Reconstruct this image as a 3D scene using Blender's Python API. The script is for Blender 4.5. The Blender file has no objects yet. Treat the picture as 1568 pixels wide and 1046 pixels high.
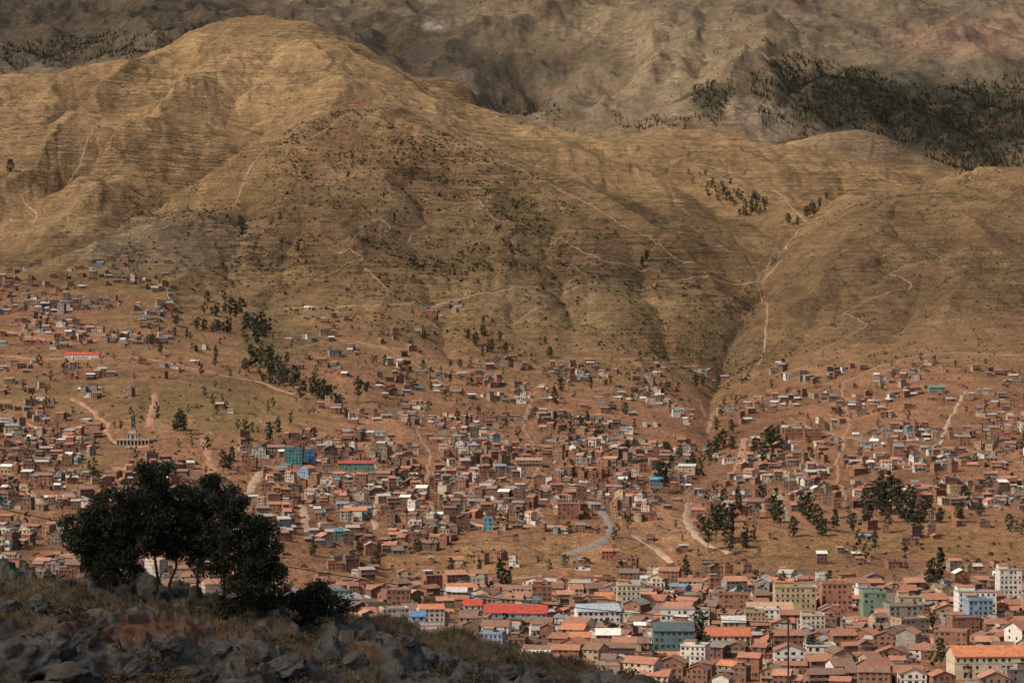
import bpy, math, random, time
import numpy as np
from mathutils import Vector
T0=time.time()
random.seed(7); rng=np.random.default_rng(7)
F=3536.0; CU=784.0; HV=560.0
scene=bpy.context.scene
def link(o): scene.collection.objects.link(o); return o

# ---------------------------------------------------------------- noise
_P=rng.permutation(256); _A=rng.random(256)*2*np.pi; _GX=np.cos(_A); _GY=np.sin(_A)
def pn(x,y,s=0):
    x=np.asarray(x,float)+s*17.31; y=np.asarray(y,float)+s*9.77
    xi=np.floor(x).astype(int); yi=np.floor(y).astype(int); xf=x-xi; yf=y-yi
    u=xf*xf*xf*(xf*(xf*6-15)+10); v=yf*yf*yf*(yf*(yf*6-15)+10)
    def g(a,b,dx,dy):
        h=_P[(_P[(xi+a)&255]+yi+b)&255]; return _GX[h]*dx+_GY[h]*dy
    a=g(0,0,xf,yf); b=g(1,0,xf-1,yf); c=g(0,1,xf,yf-1); d=g(1,1,xf-1,yf-1)
    return 1.5*((a*(1-u)+b*u)*(1-v)+(c*(1-u)+d*u)*v)
def fbm(x,y,o=4,s=0):
    r=0;a=1
    for i in range(o): r=r+a*pn(x,y,s+i); x=x*2.03; y=y*2.03; a*=.5
    return r
def ridged(x,y,o=3,s=0):
    r=0;a=1
    for i in range(o): r=r+a*(1-2*np.abs(pn(x,y,s+i))); x=x*2.1; y=y*2.1; a*=.5
    return r
def sst(a,b,x):
    t=np.clip((x-a)/(b-a),0,1); return t*t*(3-2*t)

# ---------------------------------------------------------------- survey points (bearing u, sight-line v, distance d)
UV="""
0 850 1500;0 760 1800;0 690 2080;0 640 2250;0 600 2380;0 545 2600;0 480 2850;0 440 3020
-400 850 1500;-400 700 2050;-400 560 2500;-400 440 2900;-400 300 3500;-400 150 4200
200 850 1550;200 760 1830;200 690 2060;200 640 2230;200 600 2350;200 550 2560;200 480 2820;200 400 3110
130 385 3150;280 330 3330;370 250 3560;460 205 3720;540 165 3800
60 425 3180;150 390 3280;280 345 3480;370 270 3700
390 90 4300;300 140 4080;200 220 3820;120 310 3540;85 370 3330
350 185 4050;290 270 3780;200 345 3440
430 34 4650;390 32 4680;500 44 4620;300 56 4600;210 94 4500
210 110 4350;130 190 4020;60 250 3780;0 300 3600
260 130 4330;180 200 4100;110 290 3740;70 345 3510
60 112 4350;0 125 4250;0 200 4000;-150 160 4100;120 125 4500
520 130 4050;480 90 4300;600 150 4100
560 76 4600;620 112 4580;680 144 4550;740 169 4500;800 188 4450;880 202 4400;935 211 4380;1000 204 4450;1080 204 4450;1150 217 4420;1220 231 4380;1300 244 4300;1360 258 4250;1420 278 4200
700 180 4200;800 215 4120;900 240 4050;1000 260 4000;1100 285 3900;1200 300 3900;1300 290 3950
640 192 3830;770 240 3780;860 275 3730;940 297 3690;1030 325 3640;1130 352 3580;1185 375 3500
770 245 3880;940 302 3800;1100 338 3710
1170 330 3720;1210 350 3580
400 600 2420;400 560 2580;400 500 2850;400 420 3120;400 330 3380
540 700 2100;540 640 2320;540 580 2520;540 500 2800;540 400 3120;540 300 3420;540 220 3650
700 700 2130;700 640 2380;700 580 2600;700 500 2850;700 400 3150;700 300 3460;700 240 3650
850 700 2150;850 640 2400;850 580 2640;850 500 2880;850 400 3180;850 320 3450
1000 700 2200;1000 620 2500;1000 560 2720;1000 480 2950;1000 400 3220;1000 350 3420
1080 620 2620;1105 555 2880;1150 460 3180;1195 385 3430;1080 700 2300;1060 780 1970;1040 860 1650
1200 700 2200;1200 620 2480;1200 540 2760;1200 460 3020;1200 400 3230
1350 830 1720;1350 750 1980;1350 650 2300;1350 560 2620;1350 450 2960;1350 350 3260;1350 305 3430
1250 350 3420;1400 285 3480;1430 278 3480;1500 262 3480;1568 258 3460;1700 240 3500;1950 230 3500
1568 830 1700;1568 750 1950;1568 650 2260;1568 560 2580;1568 450 2900;1568 350 3180
1950 830 1700;1950 650 2260;1950 450 2900;1950 330 3200
600 890 1520;600 830 1680;600 760 1900;850 890 1520;850 830 1680;850 760 1900;1100 880 1540;1100 820 1720;1100 760 1930;400 860 1540;400 800 1700;400 730 1950
300 740 1900;300 680 2060;300 640 2180;300 590 2400;300 540 2620
655 122 4950;695 120 4950;728 150 4930
1225 225 5000;1300 198 5050;1345 207 5050;1400 238 5000;1455 270 4950
0 100 5600;0 50 6400;0 0 7200;0 -60 8500;0 -100 9900
-400 100 5600;-400 50 6400;-400 0 7200;-400 -60 8500;-400 -100 9900
350 60 6200;350 20 7000;350 -20 8000;350 -70 9900
700 160 5900;700 110 6300;700 60 6800;700 20 7300;700 -30 8300;700 -80 9900
1000 200 5500;1000 140 5900;1000 80 6500;1000 30 7200;1000 -20 8200;1000 -80 9900
1180 200 5450;1180 120 5750;1180 60 6600;1180 20 7300
1400 230 5500;1400 160 5900;1400 90 6500;1400 40 7200;1400 -20 8200;1400 -80 9900
1568 260 5300;1568 180 5800;1568 100 6500;1568 50 7200;1568 -10 8000;1568 -80 9900
1950 260 5300;1950 180 5800;1950 100 6500;1950 50 7200;1950 -10 8000;1950 -80 9900
"""
pts=[]
for s in UV.replace("\n",";").split(";"):
    s=s.strip()
    if s:
        u,v,d=map(float,s.split()); pts.append(((u-CU)/F*d,d,(HV-v)/F*d))
for u in (-400,0,400,800,1200,1568,1950):
    lift=8 if u<=0 else 0
    for d,z in ((1000,-138),(1250,-141+lift),(1480,-142+lift*2)): pts.append(((u-CU)/F*d,d,z))
for x in (-300,-80,80,300):
    pts.append((x,100,-48)); pts.append((x,450,-120)); pts.append((x,750,-136))
for u,d,z in ((-400,4800,400),(0,4750,430),(200,4950,480),(430,5100,520),(650,5300,430),(800,4850,380),(1000,4850,370),(1200,4760,340),(1400,4600,290),(1600,4100,200),(1950,4100,200),(1300,5350,430),(1300,4700,330)):
    pts.append(((u-CU)/F*d,d,z))
C=np.array(pts)
CX=C[:,:2]/1000; cz=C[:,2]; N=len(C)
def phi(r2): return np.sqrt(r2+0.05**2)
A=np.zeros((N+3,N+3)); D2=((CX[:,None]-CX[None])**2).sum(-1)
A[:N,:N]=phi(D2)-np.eye(N)*0.002
A[:N,N]=1;A[:N,N+1:]=CX; A[N,:N]=1; A[N+1:,:N]=CX.T
W=np.linalg.solve(A,np.concatenate([cz,[0,0,0]]))
def rbf(x,y):
    xs=np.ravel(x)/1000; ys=np.ravel(y)/1000; out=np.empty(len(xs))
    for i in range(0,len(xs),30000):
        a=xs[i:i+30000,None]-CX[:,0]; b=ys[i:i+30000,None]-CX[:,1]
        out[i:i+30000]=phi(a*a+b*b)@W[:N]+W[N]+W[N+1]*xs[i:i+30000]+W[N+2]*ys[i:i+30000]
    return out.reshape(np.shape(x))

# ---------------------------------------------------------------- main terrain sheet
tcols=np.concatenate([np.linspace(-.42,-.245,40)[:-1],np.linspace(-.245,.245,860),np.linspace(.245,.42,40)[1:]])
yrows=np.concatenate([np.linspace(95,1000,50)[:-1],np.arange(1000,2800,6.),np.arange(2800,4750,4.),np.arange(4750,10000,18.)])
TT,YY=np.meshgrid(tcols,yrows); XX=TT*(YY+300)
ZZ=rbf(XX,YY)
def Hs(x,y):
    x=np.asarray(x,float);y=np.asarray(y,float)
    r=np.clip(np.interp(y,yrows,np.arange(len(yrows))),0,len(yrows)-1.001)
    c=np.clip(np.interp(x/(y+300),tcols,np.arange(len(tcols))),0,len(tcols)-1.001)
    ri=r.astype(int);ci=c.astype(int);fr=r-ri;fc=c-ci
    return (ZZ[ri,ci]*(1-fr)*(1-fc)+ZZ[ri+1,ci]*fr*(1-fc)+ZZ[ri,ci+1]*(1-fr)*fc+ZZ[ri+1,ci+1]*fr*fc)
def proj(x,y,z): return CU+F*x/y, HV-F*z/y
_ys=np.concatenate([np.arange(1000,5000,2.),np.arange(5000,9800,8.)])
def hit(u,v,d0=1000):
    t=(u-CU)/F; ys=_ys[_ys>=d0]; z=Hs(t*ys,ys); vv=HV-F*z/ys
    k=np.argmax(vv<=v); y=ys[k]; return (t*y,y,float(z[k]))
hill=sst(2500,3200,YY); far=sst(4900,5800,YY)
# ridge spurs (+) and ravines (-)
REL=[(40,62,[(385,42),(330,100),(270,160),(210,215),(150,280),(105,350),(62,400)]),
(32,60,[(300,62),(220,105),(150,165),(80,230),(20,290),(-60,340)]),
(28,52,[(535,172),(460,208),(370,255),(290,320),(200,362),(110,392),(20,436)]),
(18,55,[(60,116),(85,170),(40,230)]),
(24,65,[(560,178),(640,205),(770,255),(900,315),(1020,375),(1085,440),(1100,500)]),
(18,60,[(500,50),(560,100),(640,150),(720,200)]),(16,50,[(440,60),(500,110),(530,160)]),
(16,50,[(800,192),(880,240),(980,275),(1080,325)]),(16,50,[(1080,210),(1150,250),(1230,300)]),
(22,70,[(1430,284),(1350,330),(1290,400),(1230,480),(1150,560)]),(14,50,[(1568,270),(1500,350),(1470,450),(1420,560)]),
(16,50,[(620,215),(600,300),(540,400),(480,480)]),(14,45,[(740,260),(770,350),(770,450),(740,520)]),(14,45,[(300,350),(280,420),(240,500)]),
(-34,50,[(350,75),(290,125),(230,175),(160,235),(90,300),(40,350)]),(-32,46,[(470,140),(400,190),(330,245),(240,315),(150,365),(90,398)]),
(-24,44,[(130,130),(110,180),(60,210),(10,240)]),
(-27,32,[(1215,345),(1192,385),(1150,460),(1110,540),(1088,600),(1082,650)]),(-7,22,[(1088,620),(1085,680),(1070,750),(1050,830)]),
(-24,45,[(960,262),(1060,285),(1140,315),(1205,350)]),(-14,26,[(640,420),(680,490),(690,560)]),(-16,28,[(840,330),(860,430),(890,530)]),
(-16,28,[(950,370),(1000,460),(1060,560)]),(-12,24,[(620,240),(650,330),(640,420)]),(-11,22,[(470,330),(430,420),(420,480)]),(-12,24,[(1310,430),(1240,510),(1150,590)]),
(-14,28,[(1480,330),(1430,430),(1340,540)]),(-12,24,[(380,290),(360,380),(340,450)]),(-14,34,[(720,205),(800,262),(900,285)]),(-11,24,[(1300,260),(1260,310),(1225,345)]),
(-9,20,[(300,70),(250,100),(200,120)]),(-10,22,[(430,80),(380,130),(330,170)]),(-9,20,[(560,300),(530,380),(500,440)]),(-10,20,[(1380,360),(1330,430),(1280,500)]),(-9,20,[(900,220),(960,260)]),(-9,18,[(740,380),(760,450),(800,520)]),
(-70,130,[(980,70),(930,130),(890,190)]),(80,150,[(870,15),(780,45),(700,75)]),(70,120,[(1200,40),(1150,110),(1110,190)]),(-65,110,[(1270,60),(1220,130),(1190,200)]),
(60,130,[(1420,40),(1480,110),(1560,150)]),(-60,110,[(560,20),(600,60),(640,100)]),(50,110,[(150,30),(230,60),(330,70)]),(55,110,[(1020,30),(1000,90),(1010,150)]),(-50,80,[(1080,30),(1080,90),(1060,150)]),(-50,90,[(780,70),(820,110),(840,160)]),
(-7,28,[(970,790),(1010,840),(1040,880)]),(-6,25,[(560,800),(590,850),(600,890)]),(10,45,[(500,560),(560,620),(640,690),(680,720)]),(8,50,[(240,570),(210,630),(200,680)])]
add=np.zeros_like(ZZ); wxx=XX+22*fbm(XX/120,YY/120,3,61)*hill; wyy=YY+22*fbm(XX/120,YY/120,3,66)*hill
for amp,wd,pl in REL:
    P=np.array([hit(*p)[:2] for p in pl]); seg=np.linalg.norm(np.diff(P,axis=0),axis=1); tot=seg.sum(); s0=0
    y0,y1=P[:,1].min()-5*wd,P[:,1].max()+5*wd; r0_,r1_=np.searchsorted(yrows,[y0,y1]); x_=wxx[r0_:r1_];y_=wyy[r0_:r1_]
    best=np.full(x_.shape,1e9); sp=np.zeros(x_.shape)
    for a,b,L in zip(P[:-1],P[1:],seg):
        t=np.clip(((x_-a[0])*(b[0]-a[0])+(y_-a[1])*(b[1]-a[1]))/(L*L+1e-6),0,1)
        d=np.hypot(x_-a[0]-t*(b[0]-a[0]),y_-a[1]-t*(b[1]-a[1])); k=d<best; best=np.where(k,d,best); sp=np.where(k,(s0+t*L)/tot,sp); s0+=L
    env=np.clip(np.minimum(sp/.22,(1-sp)/.22),0,1)
    add[r0_:r1_]+=amp*env*np.exp(-best/wd)*sst(5,3.5,best/wd)
ZZ+=add
wx=XX+40*pn(XX/300,YY/300,3); wy=YY+40*pn(XX/300,YY/300,5)
er=ridged(wx/150,wy/420,3,1)-.7
ZZ+=hill*(1-far)*(5.5*er+2.2*fbm(wx/60,wy/90,4,8)-5*np.maximum(0,ridged(wx/50+.3*pn(wx/90,wy/90,14),wy/200,2,15)-.95))
ZZ+=(1-hill)*(2.2*fbm(XX/120,YY/120,3,12)*sst(1450,1700,YY))+.7*fbm(XX/25,YY/25,3,31)*(1-far)
ZZ+=far*(50*(ridged(wx/750,wy/1000,4,20)-.8)+16*(ridged(wx/230,wy/420,4,28)-.7)+5*fbm(XX/90,YY/90,3,25))
tm=hill*(1-far)*sst(-.1,.35,pn(XX/210,YY/210,40))
ph=2*np.pi*(ZZ/6.5+1.5*pn(XX/160,YY/160,41)+.5*pn(XX/40,YY/40,42))
ZZ+=tm*(0.6*np.sin(ph)+.22*np.sin(2*ph+.6))
print("terrain",ZZ.shape,time.time()-T0)

def np_mesh(name,V,Fc,mats,smooth=False,mi=None):
    me=bpy.data.meshes.new(name); V=np.asarray(V,np.float32); Fc=np.asarray(Fc,np.int32); k=Fc.shape[1]
    me.vertices.add(len(V)); me.vertices.foreach_set("co",V.ravel())
    me.loops.add(Fc.size); me.loops.foreach_set("vertex_index",Fc.ravel())
    me.polygons.add(len(Fc)); me.polygons.foreach_set("loop_start",np.arange(0,Fc.size,k,dtype=np.int32))
    me.polygons.foreach_set("loop_total",np.full(len(Fc),k,np.int32))
    if smooth: me.polygons.foreach_set("use_smooth",np.ones(len(Fc),bool))
    for m in mats: me.materials.append(m)
    if mi is not None: me.polygons.foreach_set("material_index",np.asarray(mi,np.int32))
    me.update(); me.validate(); return me
def grid_faces(R,Cn):
    i=np.arange(R-1)[:,None]*Cn+np.arange(Cn-1)[None]; i=i.ravel()
    return np.stack([i,i+1,i+Cn+1,i+Cn],1)

# ---------------------------------------------------------------- material helpers
class M:
    def __init__(s,name,rough=.9,spec=.1):
        s.m=bpy.data.materials.new(name); s.m.use_nodes=True; s.t=s.m.node_tree; s.n=s.t.nodes; s.b=s.n["Principled BSDF"]
        s.b.inputs["Roughness"].default_value=rough; s.b.inputs["Specular IOR Level"].default_value=spec
        s.pos=s.n.new("ShaderNodeNewGeometry").outputs["Position"]
    def L(s,a,b): s.t.links.new(a,b)
    def mapv(s,vec,sc):
        k=s.n.new("ShaderNodeVectorMath"); k.operation='MULTIPLY'; s.L(vec,k.inputs[0]); k.inputs[1].default_value=sc; return k.outputs[0]
    def noise(s,scale,detail=3,vec=None,rough=.55,dist=0):
        k=s.n.new("ShaderNodeTexNoise"); s.L(vec or s.pos,k.inputs["Vector"]); k.inputs["Scale"].default_value=scale
        k.inputs["Detail"].default_value=detail; k.inputs["Roughness"].default_value=rough; k.inputs["Distortion"].default_value=dist; return k.outputs["Fac"]
    def rng(s,v,a,b,c,d):
        k=s.n.new("ShaderNodeMapRange"); s.L(v,k.inputs[0])
        for i,q in enumerate((a,b,c,d)): k.inputs[i+1].default_value=q
        return k.outputs[0]
    def mul(s,a,b,op='MULTIPLY'):
        k=s.n.new("ShaderNodeMath"); k.operation=op
        for i,q in enumerate((a,b)):
            if q is None: continue
            if isinstance(q,(int,float)): k.inputs[i].default_value=q
            else: s.L(q,k.inputs[i])
        return k.outputs[0]
    def scale(s,col,f):
        k=s.n.new("ShaderNodeVectorMath"); k.operation='SCALE'; s.L(col,k.inputs[0]); s.L(f,k.inputs["Scale"]); return k.outputs[0]
    def mix(s,f,a,b):
        k=s.n.new("ShaderNodeMix"); k.data_type='RGBA'
        if isinstance(f,(int,float)): k.inputs[0].default_value=f
        else: s.L(f,k.inputs[0])
        for i,q in ((6,a),(7,b)):
            if isinstance(q,tuple): k.inputs[i].default_value=(*q,1)
            else: s.L(q,k.inputs[i])
        return k.outputs[2]
    def ramp(s,f,stops,const=False):
        k=s.n.new("ShaderNodeValToRGB"); s.L(f,k.inputs[0]); r=k.color_ramp
        if const: r.interpolation='CONSTANT'
        while len(r.elements)<len(stops): r.elements.new(.5)
        for e,(p,c) in zip(r.elements,stops): e.position=p; e.color=(*c,1)
        return k.outputs[0]
    def bump(s,h,dist,st=1.0):
        k=s.n.new("ShaderNodeBump"); s.L(h,k.inputs["Height"]); k.inputs["Distance"].default_value=dist; k.inputs["Strength"].default_value=st
        s.L(k.outputs[0],s.b.inputs["Normal"])
    def out(s,c): s.L(c,s.b.inputs["Base Color"]); return s.m
def simple(name,c,v=.25,sc=.5,rough=.9,spec=.1):
    a=M(name,rough,spec); n=a.noise(sc,3); col=a.mix(1.0,c,c); return a.out(a.scale(col,a.rng(n,.3,.7,1-v,1+v)))

# ---- terrain colour zones (albedo; far slopes also carry painted haze and sunlight)
u_,v_=proj(XX,YY,ZZ)
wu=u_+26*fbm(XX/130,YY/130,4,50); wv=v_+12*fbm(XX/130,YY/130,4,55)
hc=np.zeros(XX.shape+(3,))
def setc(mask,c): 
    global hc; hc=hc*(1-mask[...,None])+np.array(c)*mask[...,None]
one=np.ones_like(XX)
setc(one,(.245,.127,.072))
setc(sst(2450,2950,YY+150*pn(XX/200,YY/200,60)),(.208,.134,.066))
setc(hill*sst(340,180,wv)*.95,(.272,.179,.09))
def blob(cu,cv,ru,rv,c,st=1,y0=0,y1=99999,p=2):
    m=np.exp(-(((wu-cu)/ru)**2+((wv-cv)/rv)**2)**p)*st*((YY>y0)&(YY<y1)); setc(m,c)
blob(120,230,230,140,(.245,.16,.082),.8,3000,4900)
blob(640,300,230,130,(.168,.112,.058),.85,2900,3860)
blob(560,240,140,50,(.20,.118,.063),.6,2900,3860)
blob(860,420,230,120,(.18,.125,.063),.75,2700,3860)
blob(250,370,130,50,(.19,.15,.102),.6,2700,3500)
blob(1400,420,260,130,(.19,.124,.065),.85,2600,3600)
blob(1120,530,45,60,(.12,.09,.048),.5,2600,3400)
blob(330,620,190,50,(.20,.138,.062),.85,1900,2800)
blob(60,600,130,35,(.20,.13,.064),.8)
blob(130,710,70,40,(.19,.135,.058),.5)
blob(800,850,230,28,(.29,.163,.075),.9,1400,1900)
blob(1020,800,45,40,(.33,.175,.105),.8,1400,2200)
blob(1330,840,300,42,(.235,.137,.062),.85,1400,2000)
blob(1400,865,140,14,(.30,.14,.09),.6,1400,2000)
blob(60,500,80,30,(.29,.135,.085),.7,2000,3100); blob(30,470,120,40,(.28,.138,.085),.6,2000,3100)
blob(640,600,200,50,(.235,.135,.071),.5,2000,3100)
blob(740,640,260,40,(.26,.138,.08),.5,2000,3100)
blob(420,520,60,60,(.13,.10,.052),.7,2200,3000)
setc(far,(.145,.115,.078))  # far tone lifted and greyed: haze painted into the colour
blob(1080,110,230,75,(.235,.178,.11),.85,5000); blob(870,40,170,45,(.235,.178,.108),.8,5000)  # sunlit stretches of the far slopes, painted in as paler colour
blob(1500,60,130,30,(.27,.168,.115),.7,5000); blob(1150,175,45,30,(.33,.255,.18),.8,5000)  # first blob is painted sunlight, second a cleared strip
blob(675,35,18,10,(.46,.4,.32),.8,5000); blob(1190,210,30,12,(.4,.3,.2),.8,5000)
blob(1320,150,120,50,(.036,.042,.03),.97,5000); blob(1480,190,120,60,(.036,.04,.03),.97,5000); blob(1090,155,35,25,(.042,.045,.032),.9,5000)
blob(180,50,240,60,(.11,.09,.06),.7,5000)
blob(1330,230,90,30,(.19,.14,.088),.9,4800,5300)
hc*=(1+.18*np.clip(er,-1,1)*hill)[...,None]
V=np.stack([XX,YY,ZZ],-1).reshape(-1,3)
g=M("dry_grass_hillside",.95,.05)
at=g.n.new("ShaderNodeAttribute"); at.attribute_name="Col"
at2=g.n.new("ShaderNodeAttribute"); at2.attribute_name="terr"
big=g.rng(g.noise(.006,3),.3,.7,.78,1.24)
med=g.rng(g.noise(.045,4,rough=.7),.3,.7,.68,1.34)
fine=g.rng(g.noise(.33,3,rough=.85),.3,.7,.48,1.52)
sv=g.mapv(g.pos,(.008,.008,.3)); st=g.noise(1.0,3,sv,.75,.3)
stf=g.rng(st,.38,.62,-.28,.28)
stf=g.mul(g.mul(stf,at2.outputs["Fac"]),1.0,'ADD')
f=g.mul(g.mul(g.mul(big,med),fine),stf)
col=g.scale(at.outputs["Color"],f)
# terrace edges follow the contours
sx=g.n.new("ShaderNodeSeparateXYZ"); g.L(g.pos,sx.inputs[0])
n1=g.noise(.011,4,rough=.65); tz=g.mul(g.mul(sx.outputs["Z"],.16),g.mul(n1,5.5),'ADD'); fr_=g.mul(g.mul(g.mul(tz,None,'FRACT'),-.5,'ADD'),None,'ABSOLUTE')
tl_=g.rng(fr_,.02,.2,1,0); brk=g.rng(g.noise(.03,3,rough=.7),.42,.54,0,1)
col=g.mix(g.mul(g.mul(g.mul(tl_,brk),at2.outputs["Fac"]),.8),col,(.07,.05,.03))
spk=g.rng(g.noise(.17,3,rough=.8),.56,.64,0,1); msk=g.rng(g.noise(.014,3),.42,.62,.12,1)
col=g.mix(g.mul(g.mul(spk,msk),.8),col,(.055,.047,.028))
red=g.rng(g.noise(.018,4,rough=.75),.53,.66,0,.5)
col=g.mix(red,col,(.27,.145,.09))
vo=g.n.new("ShaderNodeTexVoronoi"); vo.feature='DISTANCE_TO_EDGE'; vo.inputs["Scale"].default_value=1; vo.inputs["Randomness"].default_value=.9
wv_=g.n.new("ShaderNodeVectorMath"); wv_.operation='MULTIPLY_ADD'; nz=g.n.new("ShaderNodeTexNoise"); g.L(g.pos,nz.inputs["Vector"]); nz.inputs["Scale"].default_value=.02
g.L(nz.outputs["Color"],wv_.inputs[0]); wv_.inputs[1].default_value=(.5,.5,.5); g.L(g.mapv(g.pos,(.016,.012,.03)),wv_.inputs[2]); g.L(wv_.outputs[0],vo.inputs["Vector"])
ln=g.rng(vo.outputs["Distance"],.015,.045,1,0); lm_=g.rng(g.noise(.004,2),.45,.58,0,.7)
col=g.mix(g.mul(g.mul(ln,lm_),brk),col,(.085,.062,.038))
hgt=g.mul(g.mul(st,g.mul(at2.outputs["Fac"],2.0)),g.mul(g.noise(.09,5,rough=.8),1.9),'ADD')
g.bump(hgt,3.5,1.0); gm=g.out(col)
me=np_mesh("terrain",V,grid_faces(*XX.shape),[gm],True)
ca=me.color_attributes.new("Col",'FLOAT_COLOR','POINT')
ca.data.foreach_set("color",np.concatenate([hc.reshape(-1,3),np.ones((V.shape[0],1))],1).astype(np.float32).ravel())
ta=me.attributes.new("terr",'FLOAT','POINT')
ta.data.foreach_set("value",(hill*(.4+.6*sst(-.1,.35,pn(XX/240,YY/240,44)))*(1-.6*far)+.15).astype(np.float32).ravel())
link(bpy.data.objects.new("terrain",me))
print("terrain mesh",time.time()-T0)

def inpoly(u,v,poly):
    r=np.zeros(np.shape(u),bool); n=len(poly)
    for i in range(n):
        x1,y1=poly[i];x2,y2=poly[(i+1)%n]
        if y1==y2: continue
        c=((y1>v)!=(y2>v))&(u<(x2-x1)*(v-y1)/(y2-y1)+x1); r^=c
    return r
# ---------------------------------------------------------------- roads
dirt=simple("reddish_dirt",(.31,.17,.11),.3,.12); pale=simple("pale_track",(.33,.23,.16),.3,.12); asp=simple("worn_asphalt",(.22,.18,.15),.25,.2); trk=simple("worn_earth",(.28,.19,.12),.35,.1); lane=simple("village_lane",(.25,.15,.098),.35,.15)
roads=[("dirt_road",dirt,6.5,[(240,603),(234,625),(229,655)]),("dirt_road",dirt,4.5,[(110,610),(140,628),(160,645),(168,670),(190,686),(225,684)]),
("dirt_road",dirt,6.5,[(308,672),(316,685),(322,705),(323,738)]),("street",pale,7,[(350,762),(380,755),(392,730),(415,716),(450,712)]),
("street",pale,6,[(458,758),(466,785),(470,816)]),("street",pale,5,[(572,770),(577,812)]),
("dirt_road",dirt,5,[(0,545),(60,550),(120,552),(200,547),(260,556),(330,572),(400,585),(450,605)]),
("street",asp,7,[(860,850),(905,838),(938,822),(930,795),(905,768)]),("dirt_road",pale,5,[(970,820),(1000,840),(1032,862)]),
("street",pale,7,[(1188,752),(1196,775),(1206,800)]),("street",dirt,7,[(1140,672),(1134,700),(1128,722)]),
("street",pale,6,[(35,742),(50,758),(66,778)]),("dirt_road",trk,2.5,[(1158,430),(1166,455),(1176,480),(1172,520),(1162,560)]),
("dirt_road",trk,2.5,[(1225,350),(1205,375),(1180,405),(1158,430)]),("dirt_road",trk,3.5,[(570,470),(640,462),(720,455),(850,450),(960,440),(1060,425),(1200,400)]),
("street",pale,3.5,[(1478,600),(1455,640),(1438,682)]),("dirt_road",dirt,5,[(0,505),(60,520),(110,528),(150,520)]),
("street",pale,5,[(690,888),(760,887),(830,882)]),("street",lane,4,[(1040,600),(1075,615),(1090,640),(1085,665)]),("street",pale,5,[(605,780),(690,795),(760,808),(860,806)]),
("footpath",trk,2.,[(625,372),(633,360),(655,345),(668,338)]),("dirt_road",dirt,4,[(0,640),(60,655),(100,660),(130,650)]),
("street",lane,4,[(1210,640),(1280,668),(1360,680),(1440,684),(1540,700)]),("street",pale,5,[(1060,770),(1050,800),(1070,830),(1120,850)]),
("footpath",trk,2.,[(720,300),(760,340),(840,360),(920,400),(1000,410)]),("footpath",trk,2.2,[(540,172),(470,215),(380,262),(300,330),(200,372)]),("footpath",trk,2.,[(560,412),(575,425),(588,440)]),
("footpath",trk,2,[(1000,235),(1100,260),(1200,300),(1260,340)]),("footpath",trk,2,[(430,540),(500,520),(580,530),(640,560),(700,600)]),("dirt_road",trk,3,[(300,455),(380,470),(470,470),(570,470)]),
("footpath",trk,2,[(480,430),(560,400),(500,380),(600,355),(560,330),(660,300)]),("footpath",trk,2,[(760,500),(840,470),(800,450),(900,420),(860,400)]),("footpath",trk,2,[(1250,540),(1330,500),(1290,480),(1400,440),(1360,420),(1480,380)]),("footpath",trk,2,[(1260,600),(1350,560),(1460,540),(1568,545)]),("footpath",trk,2,[(0,370),(60,330),(30,300),(120,260),(200,180),(330,90)]),("footpath",trk,2,[(560,180),(680,215),(800,260),(930,330),(1040,400),(1160,440)]),
("street",lane,3.5,[(590,690),(700,700),(820,712),(930,722),(1050,715)]),("street",lane,3.5,[(480,740),(600,745),(720,755),(860,760),(980,770)]),("street",lane,3,[(650,620),(640,660),(660,700),(650,740),(665,790)]),("street",lane,3,[(820,600),(800,650),(830,700),(810,750),(830,800)]),("street",lane,3,[(1290,590),(1300,650),(1280,710),(1300,770)])]
rp=[]
for nm,mt,w,pl in roads:
    P3=[hit(*p) for p in pl]; P=[]
    for a,b in zip(P3[:-1],P3[1:]):
        L=math.dist(a[:2],b[:2]); k=max(2,int(L/4))
        for i in range(k): P.append((a[0]+(b[0]-a[0])*i/k,a[1]+(b[1]-a[1])*i/k))
    P.append(P3[-1][:2]); P=np.array(P)
    for _ in range(6): P[1:-1]=(P[:-2]+2*P[1:-1]+P[2:])/4
    P=P+np.stack([2.5*pn(P[:,0]/22,P[:,1]/22,33),2.5*pn(P[:,0]/22,P[:,1]/22,34)],1)
    tg=np.gradient(P,axis=0); tg/=np.linalg.norm(tg,axis=1)[:,None]+1e-9; nr=np.stack([-tg[:,1],tg[:,0]],1)
    wj=w*(1+.3*pn(np.arange(len(P))/4.,np.zeros(len(P)),len(rp)%9)+.25*pn(np.arange(len(P))/1.3,np.ones(len(P)),len(rp)%9))
    cols=[]
    for q in (-.5,-.25,0,.25,.5):
        Q=P+nr*(q*wj)[:,None]; cols.append(np.column_stack([Q,Hs(Q[:,0],Q[:,1])+.3+(.1 if abs(q)<.4 else -.28)]))
    Vr=np.stack(cols,1); link(bpy.data.objects.new(nm,np_mesh(nm,Vr.reshape(-1,3),grid_faces(len(P),5)[:,::-1],[mt],True)))
    rp.append(np.column_stack([P,np.full(len(P),w/2)]))
RP=np.concatenate(rp)

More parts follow.
